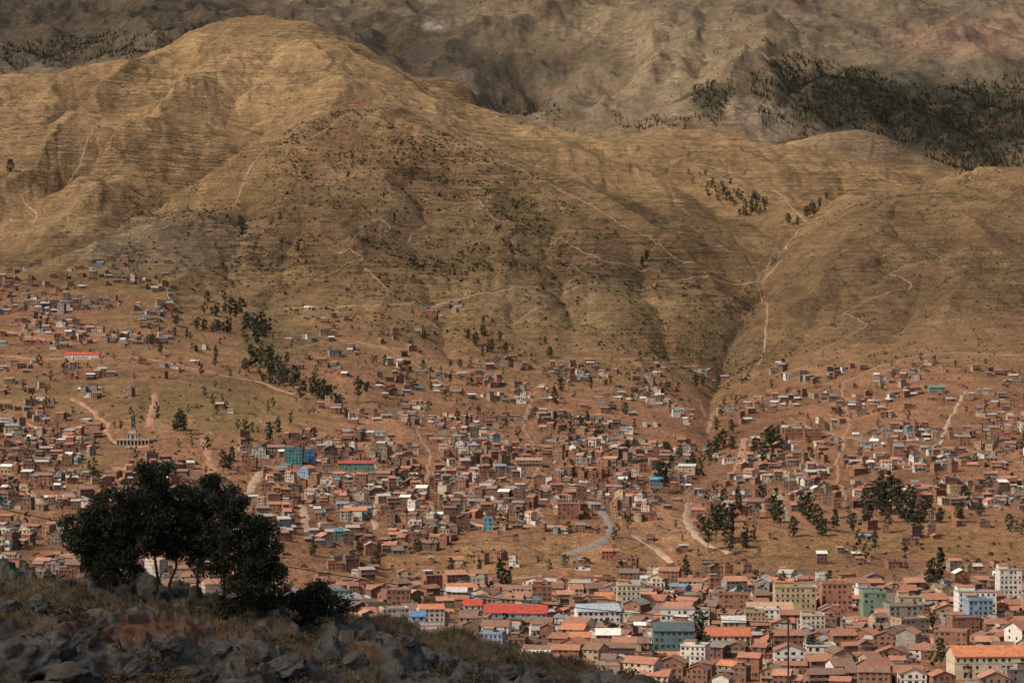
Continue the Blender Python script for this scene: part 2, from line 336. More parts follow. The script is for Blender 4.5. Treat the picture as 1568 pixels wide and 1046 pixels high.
# ---------------------------------------------------------------- houses
def objmat(name,stops,rough=.85,spec=.15,v=.25,sc=.35):
    a=M(name,rough,spec); oi=a.n.new("ShaderNodeObjectInfo"); c=a.ramp(oi.outputs["Random"],stops,True)
    n=a.rng(a.noise(sc,4,rough=.75),.3,.7,1-v,1+v); return a.out(a.scale(c,n))
wall_m=objmat("brick_and_adobe",[(0,(.26,.118,.073)),(.16,(.23,.117,.075)),(.3,(.175,.1,.068)),(.45,(.28,.152,.095)),(.58,(.215,.148,.108)),(.72,(.14,.09,.064)),(.8,(.34,.245,.17)),(.89,(.27,.235,.2)),(.95,(.55,.49,.41))],v=.35)
plas_m=objmat("painted_plaster",[(0,(.5,.42,.32)),(.14,(.26,.13,.082)),(.3,(.6,.56,.49)),(.44,(.36,.26,.17)),(.58,(.27,.24,.21)),(.68,(.24,.118,.076)),(.86,(.46,.37,.21)),(.94,(.18,.27,.26)),(.98,(.24,.31,.4))],v=.3)
tile_m=objmat("clay_tile",[(0,(.33,.155,.1)),(.2,(.27,.132,.087)),(.4,(.21,.12,.088)),(.55,(.38,.195,.128)),(.72,(.18,.113,.087)),(.9,(.43,.18,.1))],.85,.1,.35,.6)
tin_m=objmat("corrugated_sheet",[(0,(.33,.3,.265)),(.18,(.21,.187,.168)),(.34,(.25,.145,.105)),(.5,(.46,.43,.39)),(.62,(.17,.122,.095)),(.76,(.64,.61,.56)),(.84,(.23,.24,.255)),(.94,(.12,.2,.24)),(.975,(.31,.09,.06))],.5,.35,.35,.6)
conc_m=simple("bare_concrete",(.25,.2,.165),.3,.4); glass_m=simple("dark_window",(.03,.027,.027),.2,1,.3,.5)
tank_m=simple("black_tank",(.03,.03,.03),.1,1)
class B:
    def __init__(s): s.v=[];s.f=[];s.m=[]
    def box(s,x0,x1,y0,y1,z0,z1,m):
        k=len(s.v); s.v+=[(x0,y0,z0),(x1,y0,z0),(x1,y1,z0),(x0,y1,z0),(x0,y0,z1),(x1,y0,z1),(x1,y1,z1),(x0,y1,z1)]
        s.f+=[(k,k+3,k+2,k+1),(k+4,k+5,k+6,k+7),(k,k+1,k+5,k+4),(k+1,k+2,k+6,k+5),(k+2,k+3,k+7,k+6),(k+3,k,k+4,k+7)]; s.m+=[m]*6
    def poly(s,vs,m): k=len(s.v); s.v+=vs; s.f.append(tuple(range(k,k+len(vs)))); s.m.append(m)
    def slab(s,a,b,c,d,t,m):
        k=len(s.v); s.v+=[a,b,c,d]+[(p[0],p[1],p[2]-t) for p in (a,b,c,d)]
        s.f+=[(k,k+1,k+2,k+3),(k+7,k+6,k+5,k+4)]+[(k+i,k+4+i,k+4+(i+1)%4,k+(i+1)%4) for i in range(4)]; s.m+=[m]*6
    def gable(s,x0,x1,y0,y1,z,h,m,wm,alongx=True,o=.5):
        if alongx:
            ym=(y0+y1)/2; sl=h/((y1-y0)/2); d=o*sl
            s.slab((x0-o,y0-o,z-d+.15),(x1+o,y0-o,z-d+.15),(x1+o,ym,z+h+.15),(x0-o,ym,z+h+.15),.15,m)
            s.slab((x1+o,y1+o,z-d+.15),(x0-o,y1+o,z-d+.15),(x0-o,ym,z+h+.15),(x1+o,ym,z+h+.15),.15,m)
            s.poly([(x0,y1,z),(x0,y0,z),(x0,ym,z+h-.02)],wm); s.poly([(x1,y0,z),(x1,y1,z),(x1,ym,z+h-.02)],wm)
        else:
            xm=(x0+x1)/2; sl=h/((x1-x0)/2); d=o*sl
            s.slab((x0-o,y1+o,z-d+.15),(x0-o,y0-o,z-d+.15),(xm,y0-o,z+h+.15),(xm,y1+o,z+h+.15),.15,m)
            s.slab((x1+o,y0-o,z-d+.15),(x1+o,y1+o,z-d+.15),(xm,y1+o,z+h+.15),(xm,y0-o,z+h+.15),.15,m)
            s.poly([(x0,y0,z),(x1,y0,z),(xm,y0,z+h-.02)],wm); s.poly([(x1,y1,z),(x0,y1,z),(xm,y1,z+h-.02)],wm)
    def shed(s,x0,x1,y0,y1,z,h,m,wm,o=.45):
        d=h/(y1-y0)*o
        s.slab((x0-o,y0-o,z-d+.12),(x1+o,y0-o,z-d+.12),(x1+o,y1+o,z+h+d+.12),(x0-o,y1+o,z+h+d+.12),.1,m)
        s.poly([(x0,y1,z),(x0,y0,z),(x0,y1,z+h)],wm); s.poly([(x1,y0,z),(x1,y1,z),(x1,y1,z+h)],wm); s.poly([(x1,y1,z),(x0,y1,z),(x0,y1,z+h),(x1,y1,z+h)],wm)
    def wins(s,x0,x1,y0,y1,st,sh,r,dens=1,gm=2,tm=3,big=1.0,sides=True):
        w=x1-x0
        for k in range(st):
            z=k*sh+1.0; n=max(1,int(w/2.7*dens))
            for i in range(n):
                cx=x0+w*(i+.5)/n+r.uniform(-.2,.2)
                if r.random()<.2: continue
                ww=.55*big if r.random()<.7 else .85*big
                if k==0 and r.random()<.35: s.box(cx-.55,cx+.55,y0-.04,y0+.02,.05,2.2,gm)
                else:
                    s.box(cx-ww,cx+ww,y0-.03,y0+.02,z,z+1.25,gm); s.box(cx-ww-.1,cx+ww+.1,y0-.14,y0-.001,z-.12,z-.01,tm)
                if r.random()<.6: s.box(cx-ww,cx+ww,y1-.02,y1+.03,z,z+1.2,gm)
            if sides:
                for sx,e in ((x0,-1),(x1,1)):
                    for j in range(2):
                        if r.random()<.4:
                            cy=y0+(y1-y0)*(.3+.4*j); s.box(min(sx,sx+.03*e),max(sx,sx+.03*e),cy-.5,cy+.5,z,z+1.2,gm)
    def tank(s,x,y,z,m,r=.65,h=1.4):
        k=len(s.v); n=8
        for zz in (z,z+h): s.v+=[(x+r*math.cos(6.283*i/n),y+r*math.sin(6.283*i/n),zz) for i in range(n)]
        for i in range(n): s.f.append((k+i,k+(i+1)%n,k+n+(i+1)%n,k+n+i)); s.m.append(m)
        s.f.append(tuple(k+n+i for i in range(n))); s.m.append(m)
    def mesh(s,name,mats):
        me=bpy.data.meshes.new(name); me.from_pydata(s.v,[],s.f)
        for q in mats: me.materials.append(q)
        me.polygons.foreach_set("material_index",s.m); me.update(); return me
def body(b,x0,x1,y0,y1,st,roof,r,sh=2.7,z0=-5,dens=1):
    H=st*sh; b.box(x0,x1,y0,y1,z0,H,0); b.wins(x0,x1,y0,y1,st,sh,r,dens)
    for k in range(1,st):
        if r.random()<.6: b.box(x0-.05,x1+.05,y0-.05,y1+.05,k*sh-.22,k*sh+.02,3)
    if roof!='flat' and st>1 and r.random()<.35: b.box(x0+.3,x1-.3,y0-1.1,y0-.06,sh-.15,sh+.03,3); b.box(x0+.3,x1-.3,y0-1.1,y0-1.02,sh+.03,sh+.95,3)
    if roof=='gx': b.gable(x0,x1,y0,y1,H,(y1-y0)*.24,1,0,True)
    elif roof=='gy': b.gable(x0,x1,y0,y1,H,(x1-x0)*.2,1,0,False)
    elif roof=='shed': b.shed(x0,x1,y0,y1,H,(y1-y0)*.18,1,0)
    else:
        b.box(x0-.25,x1+.25,y0-.25,y1+.25,H,H+.22,3)
        if r.random()<.75:
            t=.18;h=H+.22+r.choice([.6,.9,1.1])
            for q in ((x0,x1,y0,y0+t),(x0,x1,y1-t,y1),(x0,x0+t,y0+t,y1-t),(x1-t,x1,y0+t,y1-t)): b.box(*q,H+.22,h,0)
        for cx in (x0+.2,(x0+x1)/2,x1-.4):
            for cy in (y0+.3,y1-.5):
                if r.random()<.6: b.box(cx,cx+.22,cy,cy+.22,H+.22,H+1.2+r.random(),3)
        if r.random()<.5: b.box(x0+.6,x0+(x1-x0)*.5,(y0+y1)/2,y1-.4,H+.22,H+2.5,0); b.slab((x0+.3,(y0+y1)/2-.4,H+2.55),(x0+(x1-x0)*.5+.3,(y0+y1)/2-.4,H+2.55),(x0+(x1-x0)*.5+.3,y1-.2,H+2.85),(x0+.3,y1-.2,H+2.85),.08,1)
        if r.random()<.5: b.tank(x1-1.5,y1-1.6,H+.22,4)
variants={'low':[],'mid':[],'city':[],'big':[]}
def addv(cat,roofm,wm,parts,seed):
    r=random.Random(seed); b=B(); 
    for p in parts: body(b,*p,r)
    if cat in('low','mid') and r.random()<.6:
        x1=parts[0][1]; b.box(x1+.01,x1+r.uniform(2.5,5),parts[0][2]+.2,parts[0][2]+.4,-4,1.9,0)
    variants[cat].append(b.mesh("house_mesh_%s_%d"%(cat,seed),[wm,roofm,glass_m,conc_m,tank_m]))
r0=random.Random(3); s=0
for rf,wm in ((tin_m,wall_m),(tin_m,wall_m),(tile_m,wall_m),(tile_m,plas_m),(tin_m,wall_m),(tin_m,wall_m),(tile_m,wall_m),(tin_m,wall_m),(tin_m,wall_m),(tile_m,wall_m)):
    w=r0.uniform(5.5,10);d=r0.uniform(4.5,7)
    P=[(-w/2,w/2,-d/2,d/2,r0.choice([1,1,2]),r0.choice(['gx','gx','shed','shed','gy']))]
    if r0.random()<.5: P.append((w/2,w/2+r0.uniform(3,4.5),-d/2+.8,d/2+.6,1,'shed'))
    addv('low',rf,wm,P,s); s+=1
for i in range(30):
    rf=tile_m if r0.random()<.42 else tin_m; wm=wall_m if r0.random()<.8 else plas_m
    w=r0.uniform(5.5,12);d=r0.uniform(5.5,9)
    P=[(-w/2,w/2,-d/2,d/2,r0.choice([1,2,2,2,3]),r0.choice(['gx','gx','flat','flat','shed','gy']))]
    if r0.random()<.5: P.append((w/2,w/2+r0.uniform(3,5),-d/2+.6,d/2-.4,r0.choice([1,2]),r0.choice(['shed','flat'])))
    addv('mid',rf,wm,P,s); s+=1
for i in range(28):
    rf=tile_m if r0.random()<.74 else tin_m; wm=wall_m if r0.random()<.48 else plas_m
    w=r0.uniform(7,16);d=r0.uniform(7,12)
    P=[(-w/2,w/2,-d/2,d/2,r0.choice([1,2,2,3]),r0.choice(['gx','gx','gx','gy','flat','shed']))]
    if r0.random()<.5: P.append((w/2,w/2+r0.uniform(4,6),-d/2+1,d/2-1,r0.choice([1,2]),r0.choice(['gy','flat','shed'])))
    addv('city',rf,wm,P,s); s+=1
for i in range(8):
    w=r0.uniform(12,20);d=r0.uniform(9,13)
    addv('big',tile_m,plas_m if i%2 else wall_m,[(-w/2,w/2,-d/2,d/2,r0.choice([3,4,4,5]),r0.choice(['flat','flat','gx']))],s); s+=1

LM=[]
def lm(name,u,v,wpx,dep,st,roof,wallc,roofc,sh=3.0,rot=0,dens=1,dz=0):
    x,y,z=hit(u,v); w=wpx*y/F; r=random.Random(int(u*7+v)); b=B(); body(b,-w/2,w/2,-dep/2,dep/2,st,roof,r,sh,-6,dens)
    wm=simple(name+"_wall",wallc,.2,.3); rm=simple(name+"_roof",roofc,.25,.5)
    o=bpy.data.objects.new(name,b.mesh(name,[wm,rm,glass_m,conc_m,tank_m])); o.location=(x,y+dep/2,z+dz); o.rotation_euler[2]=rot; link(o); LM.append((x,y+dep/2,w/2)); return o
ORG=(.42,.15,.08); WH=(.6,.57,.51); CR=(.5,.43,.31); YE=(.42,.34,.2); GR=(.17,.25,.17); BR=(.25,.115,.075); TE=(.06,.21,.21); BL=(.07,.17,.31)
lm("municipal_hall",125,550,52,12,1,'gx',WH,(.42,.08,.05),5)
lm("teal_apartment_building",449,712,27,14,5,'flat',TE,(.3,.3,.3),2.6)
lm("blue_house",474,708,16,10,3,'flat',BL,(.3,.3,.3))
lm("hilltop_house",539,166,13,7,1,'gx',(.45,.28,.2),(.4,.1,.06),4)
lm("market_hall",790,957,96,16,2,'gx',(.25,.29,.34),(.36,.065,.05),3.2,-.06)
lm("market_hall",724,943,28,12,2,'gx',CR,(.38,.07,.05))
lm("school_building",915,962,66,14,3,'gx',WH,(.3,.34,.37),3,.1)
lm("apartment_building",963,937,36,12,5,'flat',CR,ORG)
lm("apartment_building",1050,968,74,13,4,'flat',WH,ORG,3,-.05)
lm("apartment_building",1218,940,62,13,5,'flat',YE,ORG)
lm("apartment_building",1282,934,46,13,5,'flat',(.36,.17,.11),ORG)
lm("green_apartment_building",1340,950,36,13,5,'flat',GR,ORG)
lm("apartment_building",1395,948,36,13,4,'flat',YE,ORG)
lm("white_apartment_building",1497,948,58,15,5,'flat',(.66,.63,.57),ORG)
lm("white_apartment_building",1548,918,34,14,6,'flat',(.58,.54,.48),ORG)
lm("office_building",1032,1004,62,14,4,'gx',(.1,.17,.17),(.08,.1,.11))
lm("school_building",1525,1038,130,16,3,'gx',CR,(.46,.17,.09),3.2,.05)
lm("long_tile_house",1115,992,70,14,2,'gx',CR,(.4,.13,.07))
lm("long_tile_house",1180,950,70,14,2,'gx',BR,(.38,.24,.16))
lm("long_tile_house",545,720,54,10,2,'gx',(.1,.2,.17),(.3,.08,.055))
lm("blue_house",747,812,15,8,3,'flat',(.1,.31,.38),ORG)
lm("brick_apartment_building",870,795,32,12,4,'flat',BR,ORG)
lm("brick_apartment_building",610,935,36,12,4,'flat',BR,ORG)
lm("long_tile_house",810,715,40,10,2,'gx',(.35,.25,.17),(.34,.2,.14))
lm("blue_house",1005,745,20,9,2,'gx',(.12,.2,.3),(.1,.26,.36))
lm("green_house",1435,602,24,9,2,'gx',(.2,.22,.17),(.1,.2,.18))
lm("brick_apartment_building",1220,672,34,10,3,'flat',BR,ORG); lm("brick_apartment_building",1245,676,26,10,4,'flat',BR,ORG)
lm("white_house",655,985,40,11,3,'flat',WH,ORG); lm("blue_house",640,970,22,10,3,'gx',(.28,.35,.42),(.1,.18,.3))
lm("brick_apartment_building",830,930,30,12,4,'flat',BR,ORG)
lm("long_tile_house",1000,935,60,12,2,'gx',CR,(.36,.15,.09))
MON=hit(202,684)
LMA=np.array(LM+[(MON[0],MON[1]+4,24)])

DENS=[([(-900,395),(260,395),(260,530),(-900,530)],.42),([(-900,530),(330,530),(330,640),(-900,640)],.08),([(-900,640),(150,640),(165,900),(-900,900)],.76),
([(165,705),(330,710),(370,800),(560,830),(560,900),(150,900)],.6),
([(430,465),(700,465),(760,560),(430,560)],.13),([(560,545),(1075,560),(1075,660),(620,668)],.38),([(440,560),(560,560),(600,650),(520,650)],.16),
([(372,668),(640,668),(1060,655),(1080,790),(930,800),(900,815),(560,830),(500,812),(380,800)],.97),([(372,668),(640,668),(1060,655),(1060,690),(372,685)],.7),([(560,805),(700,805),(720,850),(560,850)],.7),
([(1110,640),(1185,560),(2400,560),(2400,660),(1110,720)],.34),([(1100,660),(2400,655),(2400,790),(1120,790)],.76),([(1080,760),(1240,760),(1240,830),(1090,830)],.5),
([(1240,785),(2400,785),(2400,890),(1100,890),(1090,820)],.06),([(560,850),(1100,850),(1100,893),(560,893)],.12),([(700,815),(880,815),(880,860),(700,860)],.02),
([(1000,740),(1060,740),(1060,860),(980,860)],.15),([(1060,560),(1110,560),(1110,720),(1060,720)],.1),
([(160,580),(350,585),(530,640),(560,668),(372,668),(300,705),(160,710)],.006),([(0,560),(150,560),(150,610),(0,610)],.2),
([(-900,895),(2400,895),(2400,1500),(-900,1500)],.96)]
def dens_at(u,v):
    d=np.zeros(np.shape(u))
    for p,val in DENS: d=np.where(inpoly(u,v,p),val,d)
    return d
cx=[];cy=[];cr=[]
y=1005.
while y<3150:
    step=9.8 if y>1480 else 12.6
    xs=np.arange(-.29*y,.29*y,step)+rng.uniform(0,step); n=len(xs)
    warp=34*pn(xs/230,np.full(n,y/400),70)+16*pn(xs/70,np.full(n,y/150),71)
    dw=(34*pn((xs+3)/230,np.full(n,y/400),70)+16*pn((xs+3)/70,np.full(n,y/150),71)-warp)/3
    yy=y+warp+rng.normal(0,3.4,n); xx=xs+rng.normal(0,1.8,n)
    keep=(np.abs(((xs+30*np.sin(y/90)+10*np.sin(y/31))/85)%1-.5)<.46)
    cx.append(xx[keep]);cy.append(yy[keep]);cr.append(np.arctan(dw)[keep]+rng.normal(0,.15,keep.sum()))
    y+= 17.5 if y<1480 else 18
cx=np.concatenate(cx);cy=np.concatenate(cy);cr=np.concatenate(cr)
czz=Hs(cx,cy);cu,cv=proj(cx,cy,czz)
dn=dens_at(np.clip(cu,-300,1900)+14*pn(cx/60,cy/60,80),cv+8*pn(cx/60,cy/60,81))
cl=pn(cx/70,cy/70,85); dn2=np.where(dn>.8,dn*(1+.5*cl),np.clip(dn*(1+2.6*cl),0,1))
ok=rng.random(len(cx))<dn2
for i in range(0,len(RP)): 
    ok&=((cx-RP[i,0])**2+(cy-RP[i,1])**2)>(RP[i,2]+4)**2
for a in LMA: ok&=((np.abs(cx-a[0])>a[2]+7)|(cy-a[1]>14)|(cy-a[1]<-34))
cx,cy,cr,czz,cu,cv=[q[ok] for q in (cx,cy,cr,czz,cu,cv)]
print("houses",len(cx),time.time()-T0)
nmz={'low':'adobe_house','mid':'brick_house','city':'tile_roof_house','big':'apartment_building'}
R=random.Random(11)
for i in range(len(cx)):
    yv=cy[i]
    if yv<1500: cat='big' if R.random()<.08 else ('city' if R.random()<.72 else 'mid')
    elif cv[i]>655: cat='mid' if R.random()<.7 else ('low' if R.random()<.85 else 'city')
    else: cat='low' if R.random()<.75 else 'mid'
    o=bpy.data.objects.new(nmz[cat],R.choice(variants[cat])); sc=R.uniform(.72,1.1)
    if cat=='big': sc=R.uniform(.75,.95)
    o.location=(cx[i],yv,czz[i]+.1); o.rotation_euler[2]=cr[i]+(math.pi/2 if R.random()<.2 else 0)+(math.pi if R.random()<.2 else 0); o.scale=(sc*R.uniform(.9,1.1),sc,sc*R.uniform(.9,1.1)); link(o)

# ---------------------------------------------------------------- trees
leafd=M("eucalyptus_leaves",.8,.2); oi=leafd.n.new("ShaderNodeObjectInfo")
lc=leafd.mix(oi.outputs["Random"],(.032,.037,.02),(.055,.054,.027)); leafm=leafd.out(leafd.scale(lc,leafd.rng(leafd.noise(.6,2),.3,.7,.6,1.4)))
barkm=simple("bark",(.13,.095,.065),.3,2); shrubm=simple("shrub_leaves",(.062,.054,.03),.35,.05)
def quads(cent,nr,size,rg,asp=.55):
    n=len(cent); a=rg.normal(size=(n,3)); a/=np.linalg.norm(a,axis=1)[:,None]; b=rg.normal(size=(n,3)); b=np.cross(a,b); b/=np.linalg.norm(b,axis=1)[:,None]
    s_=size*(.6+.8*rg.random(n))[:,None]; a=a*s_; b=b*s_*asp
    V=np.stack([cent-a,cent-b,cent+a,cent+b],1).reshape(-1,3); return V,np.arange(4*n).reshape(-1,4)
def tube(pts,rads,n=6):
    V=[];Fc=[]
    for i,(p,r) in enumerate(zip(pts,rads)):
        t=Vector(pts[min(i+1,len(pts)-1)])-Vector(pts[max(i-1,0)]); t.normalize(); a=t.orthogonal().normalized(); b=t.cross(a)
        for k in range(n):
            q=Vector(p)+(a*math.cos(6.2832*k/n)+b*math.sin(6.2832*k/n))*r; V.append(tuple(q))
    for i in range(len(pts)-1):
        for k in range(n): Fc.append((i*n+k,i*n+(k+1)%n,(i+1)*n+(k+1)%n,(i+1)*n+k))
    return V,Fc
def tree_mesh(name,h,w,crown0,nclump,nleaf,lsize,seed,lean=0,trunk_r=.25,nn=6,clumpr=.28,asp=.55,mats=None,shape=.5,rmin=.35):
    r=random.Random(seed); rg=np.random.default_rng(seed); V=[];Fc=[];mi=[]
    def add(v,f,m):
        k=len(V); V.extend(v); Fc.extend([tuple(a+k for a in q) for q in f]); mi.extend([m]*len(f))
    tp=[];k=7
    for i in range(k):
        t=i/(k-1); tp.append((lean*t+r.uniform(-.03,.03)*h*(t>0),r.uniform(-.03,.03)*h*(t>0),h*.93*t-.5*(i==0)))
    add(*tube(tp,[trunk_r*(1-.85*i/(k-1)) for i in range(k)],nn),0)
    cents=[]
    for c in range(nclump):
        t=crown0+(1-crown0)*((c+.5)/nclump); a=c*2.4+r.uniform(-.5,.5)
        prof=math.sin(math.pi*min(1,max(.06,((t-crown0)/(1-crown0))*.86+.12)))**shape
        rr=w*.5*prof*r.uniform(rmin,1.0)
        i=min(k-2,int(t*(k-1))); base=Vector(tp[max(1,i-1)]); ax=Vector(tp[i]).lerp(Vector(tp[i+1]),t*(k-1)-i)
        e=Vector((ax.x+rr*math.cos(a),ax.y+rr*math.sin(a),h*t+r.uniform(-.03,.03)*h)); midp=base.lerp(e,.5)+Vector((0,0,-.03*h))
        add(*tube([tuple(base),tuple(midp),tuple(e)],[trunk_r*.3*(1.1-t),trunk_r*.2*(1.1-t),trunk_r*.06],4),0)
        cents.append((e,clumpr*w*(.5+.7*prof)*r.uniform(.6,1.1)))
    P=[]
    for e,cr_ in cents:
        q=rg.normal(size=(nleaf,3)); q/=np.linalg.norm(q,axis=1)[:,None]; q*=(rg.random(nleaf)**.6)[:,None]; P.append(np.array(e)+q*cr_*np.array([1,1,.85]))
    v,f=quads(np.concatenate(P),None,lsize,rg,asp); k0=len(V)
    VV=np.concatenate([np.array(V),v]); FF=np.concatenate([np.array(Fc),f+k0]); mm=np.concatenate([np.array(mi),np.ones(len(f),int)])
    return np_mesh(name,VV,FF,mats or [barkm,leafm],False,mm)
tall=[tree_mesh("euc_%d"%i,1.0*q[0],q[1],q[2],q[3],30,.62,50+i,q[4]) for i,q in enumerate([(17,5,.22,18,.6),(19,5.5,.3,18,-.8),(15,6,.12,18,.4),(20,4.5,.25,20,0),(13,7,.15,18,.6),(16,8,.25,20,-1),(11,6.5,.12,16,.3)])]
TREES=[(40,480,.5),(15,265,1.6),(70,300,.5),(318,462,.9),(300,505,.7),(270,500,.7),(335,505,.8),(350,510,.9),(345,478,.9),(362,490,1),(378,500,1),(392,515,1),(405,525,1),(385,545,1),(400,560,1.1),(415,560,1),(375,570,.9),(435,585,1),(450,590,.9),(465,600,1),(478,608,1),(492,612,1),(505,605,.8),(440,560,.8),(548,618,1.1),(415,575,.9),(330,555,.9),(300,540,.7),(245,545,.8),(232,530,.9),(268,515,.7),(286,522,.6),(560,600,.7),
(277,666,1.2),(272,660,1.1),(283,660,1),(350,720,1.1),(342,728,1),(356,715,1),(413,680,1),(425,672,.8),(185,660,.5),(405,700,.7),
(717,520,.8),(728,530,.9),(740,515,.9),(752,540,1),(765,530,.8),(775,540,.8),(722,590,.7),(740,552,.8),(650,518,.6),(835,525,.7),(843,548,.7),(690,560,.6),(705,565,.6),(372,370,1.3),(368,350,.9),(456,385,.7),(604,345,.7),(990,402,.9),(983,410,.8),(633,412,.6),(730,415,.5),(740,500,.6),(850,618,.8),(858,600,.8),(905,600,.7),(928,590,.6),(957,635,.8),(900,655,.9),(890,665,.9),(850,660,.8),(715,660,.8),(775,655,.6),(960,690,.8),(1015,755,1.2),(1020,695,.9),(1042,710,.9),(1060,720,.8),(1100,690,1.1),(1092,700,1),(1108,685,1.1),(1120,688,1),(1098,665,.8),(1175,700,1.2),(1168,712,1.2),(1182,695,1.1),(1195,690,.9),(1190,680,1),(1130,790,1.1),(1095,830,1.2),(1085,845,1.2),(1110,835,1.3),(1120,825,1.1),(1100,812,1),(1195,810,1),(1185,800,1.2),(1240,800,1.2),(1252,812,1.1),(1260,820,1.2),(1305,818,.9),(1340,790,1.3),(1350,785,1.4),(1362,790,1.4),(1375,795,1.3),(1388,800,1.4),(1398,785,1.2),(1410,800,1.1),(1350,800,1.2),(1375,770,1.2),(1325,780,1),(1418,795,1),(1440,800,.8),(1340,850,.9),(1440,900,1),(1425,905,1),(1475,770,.8),(1208,345,1.1),(1235,335,1.2),(1245,330,1.4),(1222,350,.8),(1255,320,1),(1266,305,.7),(1570,690,1),(1545,815,.8),
(640,940,.7),(780,905,.8),(770,915,.9),(765,905,.8),(930,980,.8),(940,985,.7),(1070,1000,1),(1080,1005,.9),(640,850,.6),(690,880,.8),(530,640,.6),(540,870,.7),(1050,890,.8),(1270,900,.7),(1200,910,.7),(1130,905,.6),(55,492,.9),(575,870,.7),(1240,1010,.6),(1380,960,.7),(1440,1020,.7),(50,720,.6),(125,465,.5),(480,850,.7),(735,880,.6),
(1075,820,1),(1118,850,1),(1140,840,.9),(1215,822,.9),(1230,790,1),(1280,815,.8),(1470,800,.8),(1360,815,1),(1395,810,1.1),(1500,790,.7),(1085,705,1),(1155,700,.8),(1350,760,1),(1330,800,1.1),(1010,740,1),(690,590,.7),(660,600,.6),(590,560,.6),(790,600,.6),(820,640,.7),(875,690,.7),(700,650,.7),(1120,665,.8),(1065,600,.9),(1075,590,.8),(1200,560,.6)]
for u,v,k in TREES:
    x,yy_,z=hit(u,v); o=bpy.data.objects.new("eucalyptus_tree",R.choice(tall)); k*=R.uniform(.85,1.15)*1.15; o.location=(x,yy_,z-.3); o.scale=(k*1.12,k*1.12,k); o.rotation_euler[2]=R.uniform(0,6.28); link(o)

def scatter(n,x0,x1,y0,y1,regions,clus=0,seed=0,vmin=-200):
    x=rng.uniform(x0,x1,n);y=rng.uniform(y0,y1,n);z=Hs(x,y);u,v=proj(x,y,z);d=np.zeros(n)
    for p,val in regions: d=np.where(inpoly(u+12*pn(x/60,y/60,7),v+8*pn(x/60,y/60,8),p),val,d)
    if clus: d=d*np.clip(.5+clus*pn(x/45,y/45,seed)+.6*clus*pn(x/160,y/160,seed+1),0,1.6)
    k=rng.random(n)<d; return np.stack([x[k],y[k],z[k]],1)
def merged(name,P,temps,smin,smax,mats,zs=1.0,pw=1):
    VV=[];FF=[];MI=[];k=0; ch=rng.integers(0,len(temps),len(P))
    for ti,(tv,tf,tmi) in enumerate(temps):
        Q=P[ch==ti]; n=len(Q)
        if n==0: continue
        a=rng.uniform(0,6.28,n); s_=(smin+(smax-smin)*rng.random(n)**pw)*rng.uniform(.75,1.25,n); c,si=np.cos(a)*s_,np.sin(a)*s_
        X=tv[None,:,0]*c[:,None]-tv[None,:,1]*si[:,None]+Q[:,0:1]; Y=tv[None,:,0]*si[:,None]+tv[None,:,1]*c[:,None]+Q[:,1:2]; Z=tv[None,:,2]*(s_*zs)[:,None]+Q[:,2:3]
        VV.append(np.stack([X,Y,Z],-1).reshape(-1,3)); FF.append((tf[None]+(np.arange(n)*len(tv))[:,None,None]+k).reshape(-1,4)); MI.append(np.tile(tmi,n)); k+=n*len(tv)
    if VV: link(bpy.data.objects.new(name,np_mesh(name,np.concatenate(VV),np.concatenate(FF),mats,False,np.concatenate(MI))))
def temp_from(me):
    v=np.empty(len(me.vertices)*3);me.vertices.foreach_get("co",v); f=np.empty(len(me.polygons)*4,int); me.loops.foreach_get("vertex_index",f)
    m=np.empty(len(me.polygons),int); me.polygons.foreach_get("material_index",m); return v.reshape(-1,3),f.reshape(-1,4),m
def shrub_t(seed,n=16):
    rg=np.random.default_rng(seed); q=rg.normal(size=(n,3)); q/=np.linalg.norm(q,axis=1)[:,None]; q*=.75; q[:,2]=np.abs(q[:,2])*.9+.1
    v,f=quads(q,None,.42,rg,.7); return v,f,np.zeros(len(f),int)
sh=[shrub_t(i) for i in range(5)]
KN=[([(180,300),(380,240),(540,160),(800,235),(900,330),(1080,430),(1100,560),(950,580),(600,520),(380,470),(200,430)],.26),
([(440,200),(540,168),(760,235),(820,300),(860,420),(640,420),(480,330),(380,290)],.58),
([(280,300),(480,300),(500,420),(300,420)],.4),([(1090,470),(1150,440),(1180,560),(1090,610)],.35)]
P=scatter(125000,-800,400,2650,3850,KN,.9,90); print("shrubs",len(P))
merged("hillside_shrubs",P,sh,.5,2.5,[shrubm],pw=2.5)
P=scatter(34000,200,1000,2500,3500,[([(1100,290),(1700,240),(1700,580),(1100,580)],.25)],1.0,95); merged("hillside_shrubs",P,sh,.5,1.7,[shrubm],pw=2)
P=scatter(30000,-1100,1200,1480,3000,[([(-100,460),(1700,560),(1700,900),(-100,900)],.35)],1.2,97); merged("village_shrubs",P,sh,.6,2.2,[shrubm],pw=1.6)
P=scatter(18000,-1200,1200,3300,4700,[([(-100,20),(1500,180),(1500,330),(900,330),(500,200),(-100,420)],.16)],1.3,99); merged("hillside_shrubs",P,sh,.6,2.2,[shrubm],pw=2)
ft=[temp_from(tree_mesh("ft%d"%i,10,4.5,.15,7,7,1.2,300+i)) for i in range(4)]
def ftl(seed,n=20):
    rg=np.random.default_rng(seed); t=rg.random(n); rr=2.4*(1-t*.8)*np.sqrt(rg.random(n)); a=rg.random(n)*6.28
    v,f=quads(np.stack([rr*np.cos(a),rr*np.sin(a),1+8*t],1),None,1.5,rg,.7); V1,F1=tube([(0,0,-1),(0,0,7)],[.25,.1],3)
    return np.concatenate([np.array(V1),v]),np.concatenate([np.array(F1),f+len(V1)]),np.concatenate([np.zeros(len(F1),int),np.ones(len(f),int)])
fl_=[ftl(i) for i in range(5)]
